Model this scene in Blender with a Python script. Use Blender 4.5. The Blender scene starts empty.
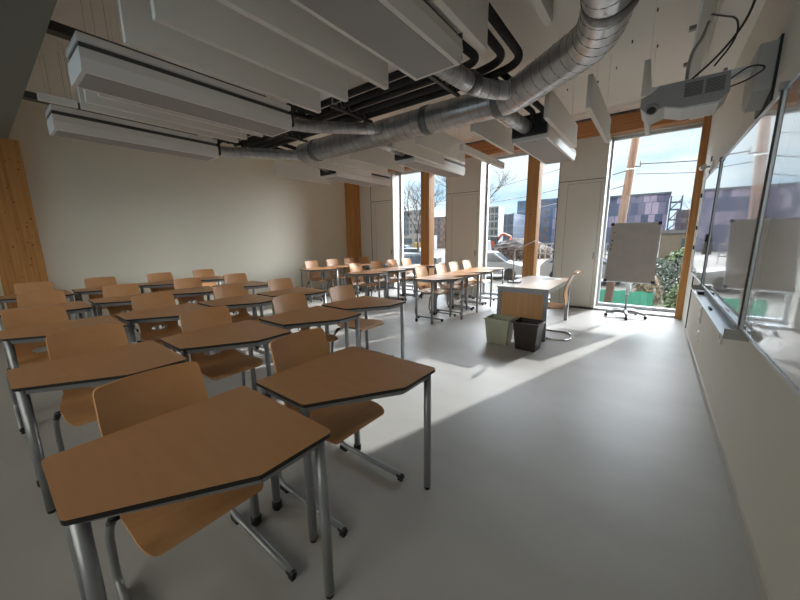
import bpy, bmesh, math, random
from mathutils import Vector, Matrix
random.seed(7)
PI = math.pi
SC = bpy.context.scene
COL = SC.collection

# ------------------------------------------------------------------ helpers
def lin(r, g, b):
    f = lambda c: ((c/255+0.055)/1.055)**2.4 if c/255 > 0.04045 else c/255/12.92
    return (f(r), f(g), f(b), 1)

def mat(name, col, rough=0.5, metal=0.0, spec=0.5, noise=None, bump=None, coat=0.0, coat_rough=0.03):
    """noise = (scale xyz, second colour, low, high, detail); bump = (scale xyz, strength)"""
    m = bpy.data.materials.new(name); m.use_nodes = True
    nt = m.node_tree; b = nt.nodes['Principled BSDF']
    b.inputs['Base Color'].default_value = col
    b.inputs['Roughness'].default_value = rough
    b.inputs['Metallic'].default_value = metal
    b.inputs['Specular IOR Level'].default_value = spec
    b.inputs['Coat Weight'].default_value = coat
    b.inputs['Coat Roughness'].default_value = coat_rough
    if noise or bump:
        tc = nt.nodes.new('ShaderNodeTexCoord')
    if noise:
        sc, c2, lo, hi, det = noise
        mp = nt.nodes.new('ShaderNodeMapping'); mp.inputs['Scale'].default_value = sc
        n = nt.nodes.new('ShaderNodeTexNoise'); n.inputs['Scale'].default_value = 1; n.inputs['Detail'].default_value = det
        r = nt.nodes.new('ShaderNodeValToRGB')
        r.color_ramp.elements[0].position = lo; r.color_ramp.elements[0].color = col
        r.color_ramp.elements[1].position = hi; r.color_ramp.elements[1].color = c2
        nt.links.new(tc.outputs['Object'], mp.inputs[0]); nt.links.new(mp.outputs[0], n.inputs['Vector'])
        nt.links.new(n.outputs[0], r.inputs[0]); nt.links.new(r.outputs[0], b.inputs['Base Color'])
    if bump:
        sc, st = bump
        mp = nt.nodes.new('ShaderNodeMapping'); mp.inputs['Scale'].default_value = sc
        n = nt.nodes.new('ShaderNodeTexNoise'); n.inputs['Scale'].default_value = 1; n.inputs['Detail'].default_value = 4
        bp = nt.nodes.new('ShaderNodeBump'); bp.inputs['Strength'].default_value = st; bp.inputs['Distance'].default_value = 0.01
        nt.links.new(tc.outputs['Object'], mp.inputs[0]); nt.links.new(mp.outputs[0], n.inputs['Vector'])
        nt.links.new(n.outputs[0], bp.inputs['Height']); nt.links.new(bp.outputs[0], b.inputs['Normal'])
    return m

def brick_mat(name, c1, c2, mortar, bw, bh, ms, rough=0.7, offset=0.5, axes='XZ'):
    m = bpy.data.materials.new(name); m.use_nodes = True
    nt = m.node_tree; b = nt.nodes['Principled BSDF']; b.inputs['Roughness'].default_value = rough
    tc = nt.nodes.new('ShaderNodeTexCoord'); sp = nt.nodes.new('ShaderNodeSeparateXYZ'); cb = nt.nodes.new('ShaderNodeCombineXYZ')
    br = nt.nodes.new('ShaderNodeTexBrick')
    br.inputs['Color1'].default_value = c1; br.inputs['Color2'].default_value = c2; br.inputs['Mortar'].default_value = mortar
    br.inputs['Scale'].default_value = 1; br.inputs['Mortar Size'].default_value = ms
    br.inputs['Brick Width'].default_value = bw; br.inputs['Row Height'].default_value = bh; br.offset = offset
    nt.links.new(tc.outputs['Object'], sp.inputs[0])
    nt.links.new(sp.outputs[axes[0]], cb.inputs[0]); nt.links.new(sp.outputs[axes[1]], cb.inputs[1])
    nt.links.new(cb.outputs[0], br.inputs['Vector']); nt.links.new(br.outputs['Color'], b.inputs['Base Color'])
    return m

class MB:
    def __init__(s): s.bm = bmesh.new(); s.mi = 0
    def _new(s, fs):
        for f in fs: f.material_index = s.mi
    def box(s, x0, x1, y0, y1, z0, z1, bevel=0.0, mtx=None):
        r = bmesh.ops.create_cube(s.bm, size=1)
        vs = r['verts']
        for v in vs:
            v.co = Vector(((x0+x1)/2+v.co.x*(x1-x0), (y0+y1)/2+v.co.y*(y1-y0), (z0+z1)/2+v.co.z*(z1-z0)))
        fs = {f for v in vs for f in v.link_faces}
        s._new(fs)
        if bevel:
            es = list({e for v in vs for e in v.link_edges})
            q = bmesh.ops.bevel(s.bm, geom=es, offset=bevel, segments=2, profile=0.7, affect='EDGES')
            vs = list({v for f in q['faces'] for v in f.verts} | {v for v in vs if v.is_valid})
            s._new(q['faces'])
        if mtx is not None: bmesh.ops.transform(s.bm, matrix=mtx, verts=vs)
        return s
    def tube(s, pts, r, n=10, closed=False, caps=True):
        pts = [Vector(p) for p in pts]; rs = r if isinstance(r, (list, tuple)) else [r]*len(pts)
        N = len(pts); rings = []; up = None
        for i, p in enumerate(pts):
            if closed: t = pts[(i+1) % N]-pts[i-1]
            elif i == 0: t = pts[1]-pts[0]
            elif i == N-1: t = pts[-1]-pts[-2]
            else: t = (pts[i+1]-p).normalized()+(p-pts[i-1]).normalized()
            if t.length < 1e-9: t = Vector((0, 0, 1))
            t.normalize()
            if up is None:
                up = t.orthogonal().normalized()
            else:
                up = (up - t*up.dot(t))
                up = up.normalized() if up.length > 1e-6 else t.orthogonal().normalized()
            sd = t.cross(up)
            rings.append([s.bm.verts.new(p+(up*math.cos(2*PI*k/n)+sd*math.sin(2*PI*k/n))*rs[i]) for k in range(n)])
        fs = []
        for i in range(N if closed else N-1):
            a, b = rings[i], rings[(i+1) % N]
            for k in range(n):
                f = s.bm.faces.new((a[k], a[(k+1) % n], b[(k+1) % n], b[k])); f.smooth = True; fs.append(f)
        if caps and not closed:
            fs.append(s.bm.faces.new(list(reversed(rings[0])))); fs.append(s.bm.faces.new(rings[-1]))
        s._new(fs); return s
    def prism(s, poly, a0, a1, axis='z', side_mi=None):
        """poly: list of 2-D points; axis: extrusion axis"""
        def P(u, v, w):
            return {'z': (u, v, w), 'y': (u, w, v), 'x': (w, u, v)}[axis]
        A = [s.bm.verts.new(P(u, v, a0)) for u, v in poly]; B = [s.bm.verts.new(P(u, v, a1)) for u, v in poly]
        n = len(poly); sides = []
        for i in range(n): sides.append(s.bm.faces.new((A[i], A[(i+1) % n], B[(i+1) % n], B[i])))
        caps = [s.bm.faces.new(list(reversed(A))), s.bm.faces.new(B)]
        s._new(sides+caps)
        if side_mi is not None:
            for f in sides: f.material_index = side_mi
            caps[0].material_index = side_mi
        return s
    def build(s, name, mats, parent=None, smooth=False, loc=None):
        bmesh.ops.recalc_face_normals(s.bm, faces=s.bm.faces)
        if smooth:
            for f in s.bm.faces: f.smooth = True
        me = bpy.data.meshes.new(name); s.bm.to_mesh(me); s.bm.free()
        for m in (mats if isinstance(mats, (list, tuple)) else [mats]): me.materials.append(m)
        o = bpy.data.objects.new(name, me); COL.objects.link(o)
        if parent: o.parent = parent
        if loc: o.location = loc
        return o

def tag(o, label, cat, group=None, kind=None):
    o['label'] = label; o['category'] = cat
    if group: o['group'] = group
    if kind: o['kind'] = kind
    return o
def thing(name, label, cat, loc=(0, 0, 0), rz=0, group=None):
    o = bpy.data.objects.new(name, None); COL.objects.link(o); o.empty_display_size = 0.1
    o.location = loc; o.rotation_euler = (0, 0, rz)
    return tag(o, label, cat, group)
def struct(o, label=None):
    o['kind'] = 'structure'
    if label: o['label'] = label
    return o
def struct_empty(name, label=None):
    o = bpy.data.objects.new(name, None); COL.objects.link(o); return struct(o, label)
def dup(root, loc, rz, label, group=None, scale=None):
    r = root.copy(); COL.objects.link(r); r.location = loc; r.rotation_euler = (0, 0, rz)
    r['label'] = label
    if group: r['group'] = group
    if scale: r.scale = scale
    for ch in list(root.children):
        c = ch.copy(); COL.objects.link(c); c.parent = r
        for g in list(ch.children):
            d = g.copy(); COL.objects.link(d); d.parent = c
    return r
def round_poly(pts, r, seg=5):
    out = []; n = len(pts)
    for i in range(n):
        p = Vector(pts[i]); a = Vector(pts[i-1]); b = Vector(pts[(i+1) % n])
        da = (a-p).normalized(); db = (b-p).normalized()
        ang = da.angle(db); t = r/math.tan(ang/2)
        p0 = p+da*t; p1 = p+db*t
        for k in range(seg+1):
            u = k/seg
            out.append(tuple((p0*(1-u)+p*u)*(1-u)+(p*(1-u)+p1*u)*u))
    return out
def bend(pts, r, seg=6):
    """round the inner corners of a polyline"""
    pts = [Vector(p) for p in pts]; out = [pts[0]]
    for i in range(1, len(pts)-1):
        p = pts[i]; da = (pts[i-1]-p); db = (pts[i+1]-p)
        t = min(r, da.length*0.49, db.length*0.49)
        p0 = p+da.normalized()*t; p1 = p+db.normalized()*t
        for k in range(seg+1):
            u = k/seg; out.append((p0*(1-u)+p*u)*(1-u)+(p*(1-u)+p1*u)*u)
    out.append(pts[-1]); return out

# ------------------------------------------------------------------ materials
M = {}
M['wall_cream'] = mat('wall_cream_paint', lin(230, 226, 210), 0.75, noise=((0.6, 0.6, 0.6), lin(226, 222, 207), 0.35, 0.65, 3))
M['wall_right'] = mat('wall_warm_white_paint', lin(224, 220, 209), 0.7, noise=((0.7, 0.7, 0.7), lin(220, 216, 206), 0.35, 0.65, 3))
M['ceiling'] = mat('ceiling_plaster', lin(246, 243, 238), 0.85)
M['beam_grey'] = mat('grey_downstand', lin(125, 124, 115), 0.8)
M['floor'] = mat('grey_linoleum', lin(176, 175, 172), 0.42, spec=0.4, noise=((1.2, 2.4, 1), lin(186, 185, 182), 0.35, 0.7, 6), bump=((2.5, 2.5, 2.5), 0.03))
M['base'] = mat('skirting_white', lin(190, 188, 180), 0.5)
M['glulam'] = mat('glulam_timber', lin(190, 138, 78), 0.55, noise=((30, 30, 1.1), lin(164, 112, 58), 0.38, 0.72, 5))
M['glulam_h'] = mat('glulam_timber_beam', lin(190, 134, 84), 0.55, noise=((1.1, 30, 30), lin(160, 104, 58), 0.38, 0.72, 5))
M['knot'] = mat('timber_knot', lin(110, 66, 34), 0.6)
M['panel'] = mat('panel_grey', lin(218, 214, 204), 0.55)
M['panel_dk'] = mat('panel_gap', lin(70, 68, 66), 0.7)
M['alu'] = mat('aluminium_frame', lin(205, 210, 214), 0.35, metal=0.4)
M['galv'] = mat('galvanised_spiral_duct', lin(200, 200, 200), 0.30, metal=0.7, noise=((9, 9, 9), lin(176, 176, 178), 0.35, 0.65, 4))
M['galv_seam'] = mat('duct_seam', lin(120, 120, 120), 0.45, metal=0.7)
M['rubber'] = mat('black_insulation', lin(38, 37, 36), 0.75)
M['baffle'] = mat('white_acoustic_baffle', lin(236, 233, 226), 0.8)
M['unit'] = mat('white_powder_coat', lin(238, 236, 232), 0.45)
M['perf'] = mat('perforated_face', lin(168, 165, 164), 0.6, bump=((160, 160, 160), 0.35))
M['wire'] = mat('steel_wire', lin(190, 188, 184), 0.5, metal=0.2)
M['steel'] = mat('silver_grey_tube', lin(152, 156, 160), 0.36, metal=0.45)
M['chrome'] = mat('chrome', lin(200, 202, 205), 0.12, metal=1.0)
M['black'] = mat('black_plastic', lin(26, 26, 27), 0.45)
M['lam'] = mat('beech_laminate', lin(186, 139, 98), 0.42, spec=0.45, noise=((4, 26, 4), lin(179, 131, 91), 0.3, 0.75, 6))
M['edge'] = mat('dark_edge', lin(34, 31, 30), 0.4)
M['ply'] = mat('beech_plywood', lin(208, 158, 110), 0.38, spec=0.5, noise=((22, 5, 3), lin(198, 146, 98), 0.3, 0.75, 5))
M['ply_edge'] = mat('plywood_edge', lin(176, 128, 84), 0.55)
M['board'] = mat('whiteboard_enamel', lin(196, 199, 203), 0.12, spec=0.9, coat=1.0, coat_rough=0.03)
M['paperboard'] = mat('flipchart_face', lin(186, 180, 174), 0.6, noise=((5, 5, 5), lin(176, 170, 166), 0.4, 0.7, 3))
M['white'] = mat('white_plastic', lin(225, 224, 220), 0.4)
M['greyp'] = mat('grey_plastic', lin(160, 158, 155), 0.5)
M['desk_top'] = mat('teacher_desk_laminate', lin(188, 166, 146), 0.34, noise=((3, 20, 3), lin(180, 158, 138), 0.3, 0.7, 5))
M['desk_wood'] = mat('teacher_desk_wood', lin(206, 158, 108), 0.45, noise=((20, 20, 2), lin(194, 146, 98), 0.3, 0.7, 5))
M['bin_l'] = mat('bin_pale_green', lin(178, 182, 162), 0.5)
M['bin_d'] = mat('bin_dark_brown', lin(48, 42, 38), 0.45)
M['paper'] = mat('paper', lin(226, 230, 230), 0.7)
M['cable'] = mat('dark_cable', lin(40, 40, 42), 0.5)
M['trunk'] = mat('cable_trunking', lin(190, 188, 184), 0.5)
M['lens'] = mat('lens_glass', lin(22, 26, 34), 0.06, spec=1.0)
M['vent'] = mat('vent_dark', lin(82, 80, 76), 0.6)
M['red'] = mat('magnet_orange', lin(196, 96, 44), 0.4)
M['yellow'] = mat('magnet_yellow', lin(214, 176, 60), 0.4)
# outside
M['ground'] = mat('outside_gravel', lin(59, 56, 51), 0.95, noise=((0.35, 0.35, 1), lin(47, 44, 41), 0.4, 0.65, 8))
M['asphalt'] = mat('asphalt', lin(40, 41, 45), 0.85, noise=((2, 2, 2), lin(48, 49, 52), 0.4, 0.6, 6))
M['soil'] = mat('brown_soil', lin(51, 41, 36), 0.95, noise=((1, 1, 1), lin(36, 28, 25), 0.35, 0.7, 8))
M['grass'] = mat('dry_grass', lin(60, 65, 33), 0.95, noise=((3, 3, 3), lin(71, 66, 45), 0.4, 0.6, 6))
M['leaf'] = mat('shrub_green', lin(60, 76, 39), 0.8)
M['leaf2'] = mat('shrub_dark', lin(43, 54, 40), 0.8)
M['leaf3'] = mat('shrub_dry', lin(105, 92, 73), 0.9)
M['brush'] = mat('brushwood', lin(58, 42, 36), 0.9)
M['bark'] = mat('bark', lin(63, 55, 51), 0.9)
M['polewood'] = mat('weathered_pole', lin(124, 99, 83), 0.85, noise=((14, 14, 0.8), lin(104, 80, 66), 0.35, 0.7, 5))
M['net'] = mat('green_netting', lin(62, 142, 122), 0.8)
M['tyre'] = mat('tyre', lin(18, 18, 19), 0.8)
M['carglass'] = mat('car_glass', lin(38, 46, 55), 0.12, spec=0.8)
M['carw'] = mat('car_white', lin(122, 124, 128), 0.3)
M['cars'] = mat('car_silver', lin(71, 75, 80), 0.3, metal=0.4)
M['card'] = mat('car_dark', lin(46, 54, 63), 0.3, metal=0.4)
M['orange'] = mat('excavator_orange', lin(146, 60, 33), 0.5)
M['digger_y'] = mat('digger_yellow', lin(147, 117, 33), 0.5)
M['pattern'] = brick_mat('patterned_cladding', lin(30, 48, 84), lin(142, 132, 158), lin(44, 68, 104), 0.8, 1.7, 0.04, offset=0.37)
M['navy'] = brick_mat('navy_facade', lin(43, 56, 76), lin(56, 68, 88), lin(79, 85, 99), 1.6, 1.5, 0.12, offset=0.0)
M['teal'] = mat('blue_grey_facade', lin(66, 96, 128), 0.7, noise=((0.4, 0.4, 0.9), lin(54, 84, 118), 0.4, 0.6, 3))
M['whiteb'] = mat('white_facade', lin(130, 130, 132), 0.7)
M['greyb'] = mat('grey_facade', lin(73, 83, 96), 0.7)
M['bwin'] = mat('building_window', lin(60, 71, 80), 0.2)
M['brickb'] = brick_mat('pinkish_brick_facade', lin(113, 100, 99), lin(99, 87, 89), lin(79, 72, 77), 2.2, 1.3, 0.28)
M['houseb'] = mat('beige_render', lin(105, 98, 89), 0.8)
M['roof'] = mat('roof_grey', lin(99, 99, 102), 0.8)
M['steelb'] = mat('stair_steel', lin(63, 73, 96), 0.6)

def glass_mat():
    m = bpy.data.materials.new('window_glass'); m.use_nodes = True; nt = m.node_tree; nt.nodes.clear()
    o = nt.nodes.new('ShaderNodeOutputMaterial'); t = nt.nodes.new('ShaderNodeBsdfTransparent'); g = nt.nodes.new('ShaderNodeBsdfGlossy')
    mx = nt.nodes.new('ShaderNodeMixShader'); fr = nt.nodes.new('ShaderNodeFresnel'); fr.inputs[0].default_value = 1.35
    t.inputs[0].default_value = (0.93, 0.95, 0.96, 1); g.inputs['Roughness'].default_value = 0.0; g.inputs[0].default_value = (0.9, 0.9, 0.9, 1)
    nt.links.new(fr.outputs[0], mx.inputs[0]); nt.links.new(t.outputs[0], mx.inputs[1]); nt.links.new(g.outputs[0], mx.inputs[2])
    nt.links.new(mx.outputs[0], o.inputs[0]); return m
M['glass'] = glass_mat()

# ------------------------------------------------------------------ room dimensions
WX = 0.495       # whiteboard wall
BX = -7.60       # rear wall of the class
YW = 7.42        # inner face of the window wall
YG = 7.80        # glass plane
YN = -2.2        # wall behind the camera
CZ = 3.65        # ceiling
HB = 3.27        # window head / underside of the timber beam

# floor, ceiling, walls
struct(MB().box(BX-0.3, WX+0.3, YN-0.3, YG+0.1, -0.3, 0).build('floor', M['floor']))
struct(MB().box(BX-0.3, WX+0.3, YN-0.3, YG+0.1, CZ, CZ+0.3).build('ceiling', M['ceiling']))
struct(MB().box(WX, WX+0.3, YN-0.3, YG+0.1, 0, CZ).build('wall_right', M['wall_right']))
struct(MB().box(BX-0.3, BX, YN-0.3, YG+0.1, 0, CZ).build('wall_left', M['wall_cream']))
m = MB().box(BX, WX, YN-0.3, YN, 0, 0.85); m.box(BX, WX, YN-0.3, YN, 3.35, CZ)
for a, b in ((BX, -7.0), (-4.9, -4.5), (-2.4, -2.0), (0.1, WX)): m.box(a, b, YN-0.3, YN, 0.85, 3.35)
struct(m.build('wall_near', M['wall_cream']))
for i, (a, b) in enumerate(((-7.0, -4.9), (-4.5, -2.4), (-2.0, 0.1))):  # openings added in the unseen wall to let fill light into the room
    e = struct_empty('window_%d' % (4+i), 'added fill-light window in the unseen wall behind the camera')
    m = MB().box(a, a+.05, YN-.2, YN-.12, .85, 3.35); m.box(b-.05, b, YN-.2, YN-.12, .85, 3.35); m.box(a+.05, b-.05, YN-.2, YN-.12, .85, .9); m.box(a+.05, b-.05, YN-.2, YN-.12, 3.3, 3.35)
    m.build('window_frame', M['alu'], e); MB().box(a+.05, b-.05, YN-.166, YN-.154, .9, 3.3).build('glass_pane', M['glass'], e)
struct(MB().box(WX-0.27, WX, YN, YW, 3.27, CZ).build('ceiling_bulkhead', M['ceiling']))
struct(MB().box(BX, WX, 0.12, 0.56, 2.92, CZ).build('ceiling_beam', M['beam_grey']))
struct(MB().box(WX-0.012, WX, YN, 6.38, 0, 0.07).build('baseboard_right', M['base']))
struct(MB().box(BX, BX+0.012, YN, YW, 0, 0.07).build('baseboard_left', M['base']))
struct(MB().box(WX-0.012, WX, 6.36, 6.40, 0, 2.5).build('trim_1', M['panel_dk']))

# window wall: head beam, posts, panels, windows
o = MB().box(BX, WX, YW-0.02, YW+0.2, HB, 3.56).build('trim_2', M['glulam_h']); struct(o, 'horizontal glulam timber beam over the windows')
m = MB()
m.box(BX, WX, YW-0.02, YW+0.2, 3.585, 3.60); m.box(BX, WX, YW-0.02, YW+0.2, 3.56, 3.567)
x = BX+0.02
while x < WX-0.05:
    m.box(x, x+0.012, YW-0.02, YW+0.02, 3.562, 3.59); x += 0.035
struct(m.build('trim_3', M['galv_seam']), 'perforated metal channel above the timber beam')
struct(MB().box(BX, WX, YW-0.30, YW+0.2, 3.60, CZ).build('trim_4', M['ceiling']))
struct(MB().box(BX, WX, YG-0.12, YG+0.1, HB, CZ).build('wall_far', M['panel']))
struct(MB().box(BX, WX, YW, YG, -0.02, 0.035).build('trim_5', M['alu']), 'low window threshold')

def knots(post, pts, y, axis='y'):
    m = MB()
    for (u, z, r) in pts:
        c = [(u+math.cos(a)*r*1.2, z+math.sin(a)*r) for a in [2*PI*k/10 for k in range(10)]]
        if axis == 'y': m.prism(c, y-0.002, y+0.002, 'y')
        else: m.prism(c, y-0.002, y+0.002, 'x')
    return m.build('knot_mark', M['knot'], post)
def post(name, x0, x1, y0, y1, label):
    e = MB().box(x0, x1, y0, y1, 0, HB+0.02 if y0 > 5 else 2.92).build(name, M['glulam'])
    tag(e, label, 'timber post', 'glulam timber posts'); e['kind'] = 'structure'
    return e
p = post('glulam_post', -4.83, -4.58, 7.15, 7.40, 'orange timber post standing before the window at the rear end of the room')
knots(p, [(-4.72, 1.0, .012), (-4.76, 2.2, .01), (-4.68, 1.6, .008)], 7.149)
p = post('glulam_post', -2.21, -1.98, 7.15, 7.40, 'orange timber post standing before the middle window behind the teacher desk')
knots(p, [(-2.1, 1.9, .012), (-2.06, 0.95, .01), (-2.15, 2.7, .01), (-2.12, 2.1, .008)], 7.149)
p = post('glulam_post', BX, -7.24, 7.15, 7.42, 'timber post in the corner where rear wall meets window wall')
knots(p, [(-7.4, 1.7, .012), (-7.42, 2.6, .01)], 7.149)
p = post('glulam_post', 0.40, WX, 7.36, 7.46, 'slim timber post between the flipchart window and whiteboard wall')
p = post('glulam_post', BX, BX+0.12, 0.19, 0.66, 'broad knotty timber post under the grey beam on rear wall')
kr = random.Random(3)
knots(p, [(kr.uniform(.3, .62), kr.uniform(.8, 2.8), kr.uniform(.004, .010)) for _ in range(38)], BX+0.121, 'x')

def wall_panel(n, x0, x1, handle=True):
    e = struct_empty('door_%d' % n, 'tall grey ventilation panel with flush door between the windows')
    m = MB().box(x0, x1, YW, YG, 0, 2.503); m.box(x0, x1, YW, YG, 2.517, HB)
    m.build('panel_board', M['panel'], e)
    MB().box(x0+0.003, x1-0.003, YW+0.012, YG, 2.503, 2.517).build('panel_gap', M['panel_dk'], e)
    m = MB()
    a = x0+0.16; b = x1-0.06
    for u in (a, b): m.box(u, u+0.008, YW-0.002, YW+0.01, 0.04, 2.45)
    m.box(a, b+0.008, YW-0.002, YW+0.01, 2.445, 2.453)
    m.build('panel_seam', M['greyp'], e)
    MB().box(x0-0.012, x0, YW-0.01, YG, 0, HB).build('edge_seal', M['panel_dk'], e)
    if handle:
        m = MB().box(b-0.03, b-0.01, YW-0.03, YW, 1.0, 1.14, 0.004); m.box(b-0.035, b-0.005, YW-0.006, YW, 1.03, 1.11)
        m.build('handle', M['greyp'], e)
    return e
wall_panel(1, -6.78, -5.95); wall_panel(2, -4.24, -3.35); wall_panel(3, -1.655, -0.86)
struct(MB().box(-7.24, -6.78, YW, YG, 0, HB).build('wall_pier', M['panel']))

def window(n, x0, x1, label):
    e = struct_empty('window_%d' % n, label)
    m = MB(); t = 0.05
    m.box(x0, x0+t, YG-0.05, YG+0.03, 0.035, HB); m.box(x1-t, x1, YG-0.05, YG+0.03, 0.035, HB)
    m.box(x0+t, x1-t, YG-0.05, YG+0.03, 0.035, 0.09); m.box(x0+t, x1-t, YG-0.05, YG+0.03, HB-0.05, HB)
    m.build('window_frame', M['alu'], e)
    m = MB(); m.box(x0, x0+0.012, YW-0.015, YG-0.05, 0.035, HB); m.build('window_reveal', M['white'], e)
    MB().box(x0+t, x1-t, YG-0.006, YG+0.006, 0.09, HB-0.05).build('glass_pane', M['glass'], e)
window(1, -5.95, -4.252, 'full-height window at the rear end behind the desk rows')
window(2, -3.35, -1.667, 'full-height window behind the teacher desk')
window(3, -0.86, WX, 'full-height window behind the flipchart')

# ------------------------------------------------------------------ student desks
TH = 0.75
def make_desk():
    t = thing('student_desk', '', 'desk')
    D, L = 0.66, 0.69          # depth (x) and length (y); near front corner cut off
    poly = [(-D, 0), (-0.256, 0), (0, 0.40), (0, L), (-D, L)]
    poly = round_poly(poly, 0.03)
    m = MB(); m.mi = 0; m.prism(poly, TH-0.016, TH, 'z', side_mi=1)
    m.build('tabletop', [M['lam'], M['edge']], t)
    ins = [(-D+0.045, 0.035), (-0.30, 0.035), (-0.04, 0.42), (-0.04, L-0.035), (-D+0.045, L-0.035)]
    m = MB()
    for i in range(5):
        a = Vector(ins[i]); b = Vector(ins[(i+1) % 5]); d = (b-a); ln = d.length; ang = math.atan2(d.y, d.x)
        mt = Matrix.Translation((a.x, a.y, 0)) @ Matrix.Rotation(ang, 4, 'Z')
        m.box(0, ln, -0.012, 0.012, TH-0.052, TH-0.016, mtx=mt)
    m.build('apron_frame', M['steel'], t)
    for (x, y, kind) in ((-D+0.045, 0.035, 1), (-0.30, 0.035, 0), (-0.04, L-0.035, 0), (-D+0.045, L-0.035, 1)):
        m = MB().tube([(x, y, 0.018), (x, y, TH-0.017)], 0.0205, 14)
        lg = m.build('leg', M['steel'], t)
        if kind:
            MB().tube([(x, y, 0), (x, y, 0.012), (x, y, 0.014), (x, y, 0.05), (x, y, 0.056)], [0.016, 0.022, 0.026, 0.026, 0.020], 14).build('adjuster_foot', M['black'], lg)
        else:
            MB().tube([(x, y, 0), (x, y, 0.018)], [0.017, 0.019], 14).build('foot_cap', M['black'], lg)
    return t

def make_chair():
    t = thing('plywood_chair', '', 'chair')
    # profile of the shell: list of (x, z) from the seat front to the top of the back
    ctrl = [(0.245, 0.438), (0.22, 0.453), (0.10, 0.452), (-0.04, 0.438), (-0.13, 0.440), (-0.185, 0.468), (-0.212, 0.54), (-0.236, 0.64), (-0.268, 0.76), (-0.312, 0.885)]
    P = [Vector((a, 0, b)) for a, b in ctrl]
    def cr(p0, p1, p2, p3, u):
        return 0.5*((2*p1)+(-p0+p2)*u+(2*p0-5*p1+4*p2-p3)*u*u+(-p0+3*p1-3*p2+p3)*u*u*u)
    path = []
    for i in range(len(P)-1):
        p0 = P[max(i-1, 0)]; p3 = P[min(i+2, len(P)-1)]
        for k in range(10): path.append(cr(p0, P[i], P[i+1], p3, k/10))
    path.append(P[-1])
    acc = [0]
    for i in range(1, len(path)): acc.append(acc[-1]+(path[i]-path[i-1]).length)
    T = acc[-1]
    def at(s):
        for i in range(1, len(acc)):
            if acc[i] >= s:
                u = (s-acc[i-1])/max(acc[i]-acc[i-1], 1e-9); return path[i-1].lerp(path[i], u)
        return path[-1]
    wk = [(0, .345), (.004, .368), (.014, .392), (.035, .412), (.08, .425), (.25, .43), (.36, .415), (.44, .375), (.475, .35), (.52, .35), (.58, .378), (.64, .392), (.74, .395), (T-.10, .392), (T-.035, .388), (T-0.020, .382), (T-.012, .374), (T-0.004, .358), (T, .335)]
    def width(s):
        for i in range(1, len(wk)):
            if s <= wk[i][0]:
                u = (s-wk[i-1][0])/(wk[i][0]-wk[i-1][0]); u = u*u*(3-2*u) if 5 < i < len(wk)-5 else u
                return wk[i-1][1]*(1-u)+wk[i][1]*u
        return wk[-1][1]
    hs = next(q/1000 for q in range(380, 900) if at(q/1000).z > 0.512); hw, hh = 0.072, 0.022         # hand hole centre along the shell, half sizes
    rows = sorted(set([0, .004, .012, .022, .035, .055]+[.08+i*0.03 for i in range(int((T-0.12)/0.03))]+[hs-hh-.012, hs-hh, hs-hh/2, hs, hs+hh/2, hs+hh, hs+hh+.012]+[T-.035, T-.020, T-.012, T-.004, T]))
    NC = 20; bm = bmesh.new(); G = []; uv = {}
    for s in rows:
        p = at(s); q = at(min(s+.005, T)); q0 = at(max(s-.005, 0)); tg = (q-q0).normalized(); nrm = Vector((-tg.z, 0, tg.x))
        if nrm.z < 0 and s < .3: nrm = -nrm
        w = width(s)/2; row = []
        back = max(0, min(1, (s-.50)/.2))
        for c in range(NC+1):
            v = -1+2*c/NC; y = v*w
            cur = back*0.028*(v*v) + (1-back)*0.010*(v*v)*(1 if s > .1 else s/.1)
            co = Vector((p.x+(cur if back > 0 else 0)*back, y, p.z+(1-back)*cur))
            vt = bm.verts.new(co); row.append(vt); uv[vt] = (y, s)
        G.append(row)
    dele = []
    for i in range(len(rows)-1):
        for c in range(NC):
            vs = (G[i][c], G[i][c+1], G[i+1][c+1], G[i+1][c]); f = bm.faces.new(vs); f.smooth = True
            cy = sum(uv[v][0] for v in vs)/4; cs = sum(uv[v][1] for v in vs)/4
            if (cy/hw)**2+((cs-hs)/hh)**2 < 0.95: dele.append(f)
    bmesh.ops.delete(bm, geom=dele, context='FACES')
    bm.verts.ensure_lookup_table()
    loose = [v for v in bm.verts if not v.link_faces]; bmesh.ops.delete(bm, geom=loose, context='VERTS')
    bmesh.ops.recalc_face_normals(bm, faces=bm.faces)
    r = bmesh.ops.solidify(bm, geom=list(bm.faces), thickness=0.011)
    me = bpy.data.meshes.new('shell'); bm.to_mesh(me); bm.free(); me.materials.append(M['ply'])
    for p_ in me.polygons: p_.use_smooth = True
    sh = bpy.data.objects.new('seat_shell', me); COL.objects.link(sh); sh.parent = t
    mod = sh.modifiers.new('b', 'EDGE_SPLIT'); mod.split_angle = math.radians(50)
    for s in (-1, 1):
        y = s*0.235
        pts = bend([(0.33, y, 0.035), (-0.235, y, 0.035), (-0.20, y, 0.30), (-0.13, y*0.96, 0.395)], 0.09)
        fr = MB().tube(pts, 0.0155, 12).build('side_frame', M['steel'], t)
        MB().tube([(0.305, y, 0.033), (0.340, y, 0.033), (0.348, y, 0.033)], [0.0168, 0.0168, 0.012], 14).box(0.308, 0.340, y-0.010, y+0.010, 0.0, 0.022, 0.003).build('end_cap', M['black'], fr)
        MB().box(-0.205, -0.14, y-0.013, y+0.013, 0.0, 0.026, 0.003).build('floor_glide', M['black'], fr)
        MB().tube([(-0.15, y*0.97, 0.372), (-0.115, y*0.94, 0.412), (-0.10, y*0.86, 0.418)], [0.017, 0.018, 0.015], 12).build('joint_cover', M['black'], fr)
    m = MB().tube(bend([(-0.115, -0.222, 0.410), (-0.10, -0.17, 0.422), (-0.10, 0.17, 0.422), (-0.115, 0.222, 0.410)], 0.03), 0.0115, 10)
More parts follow.
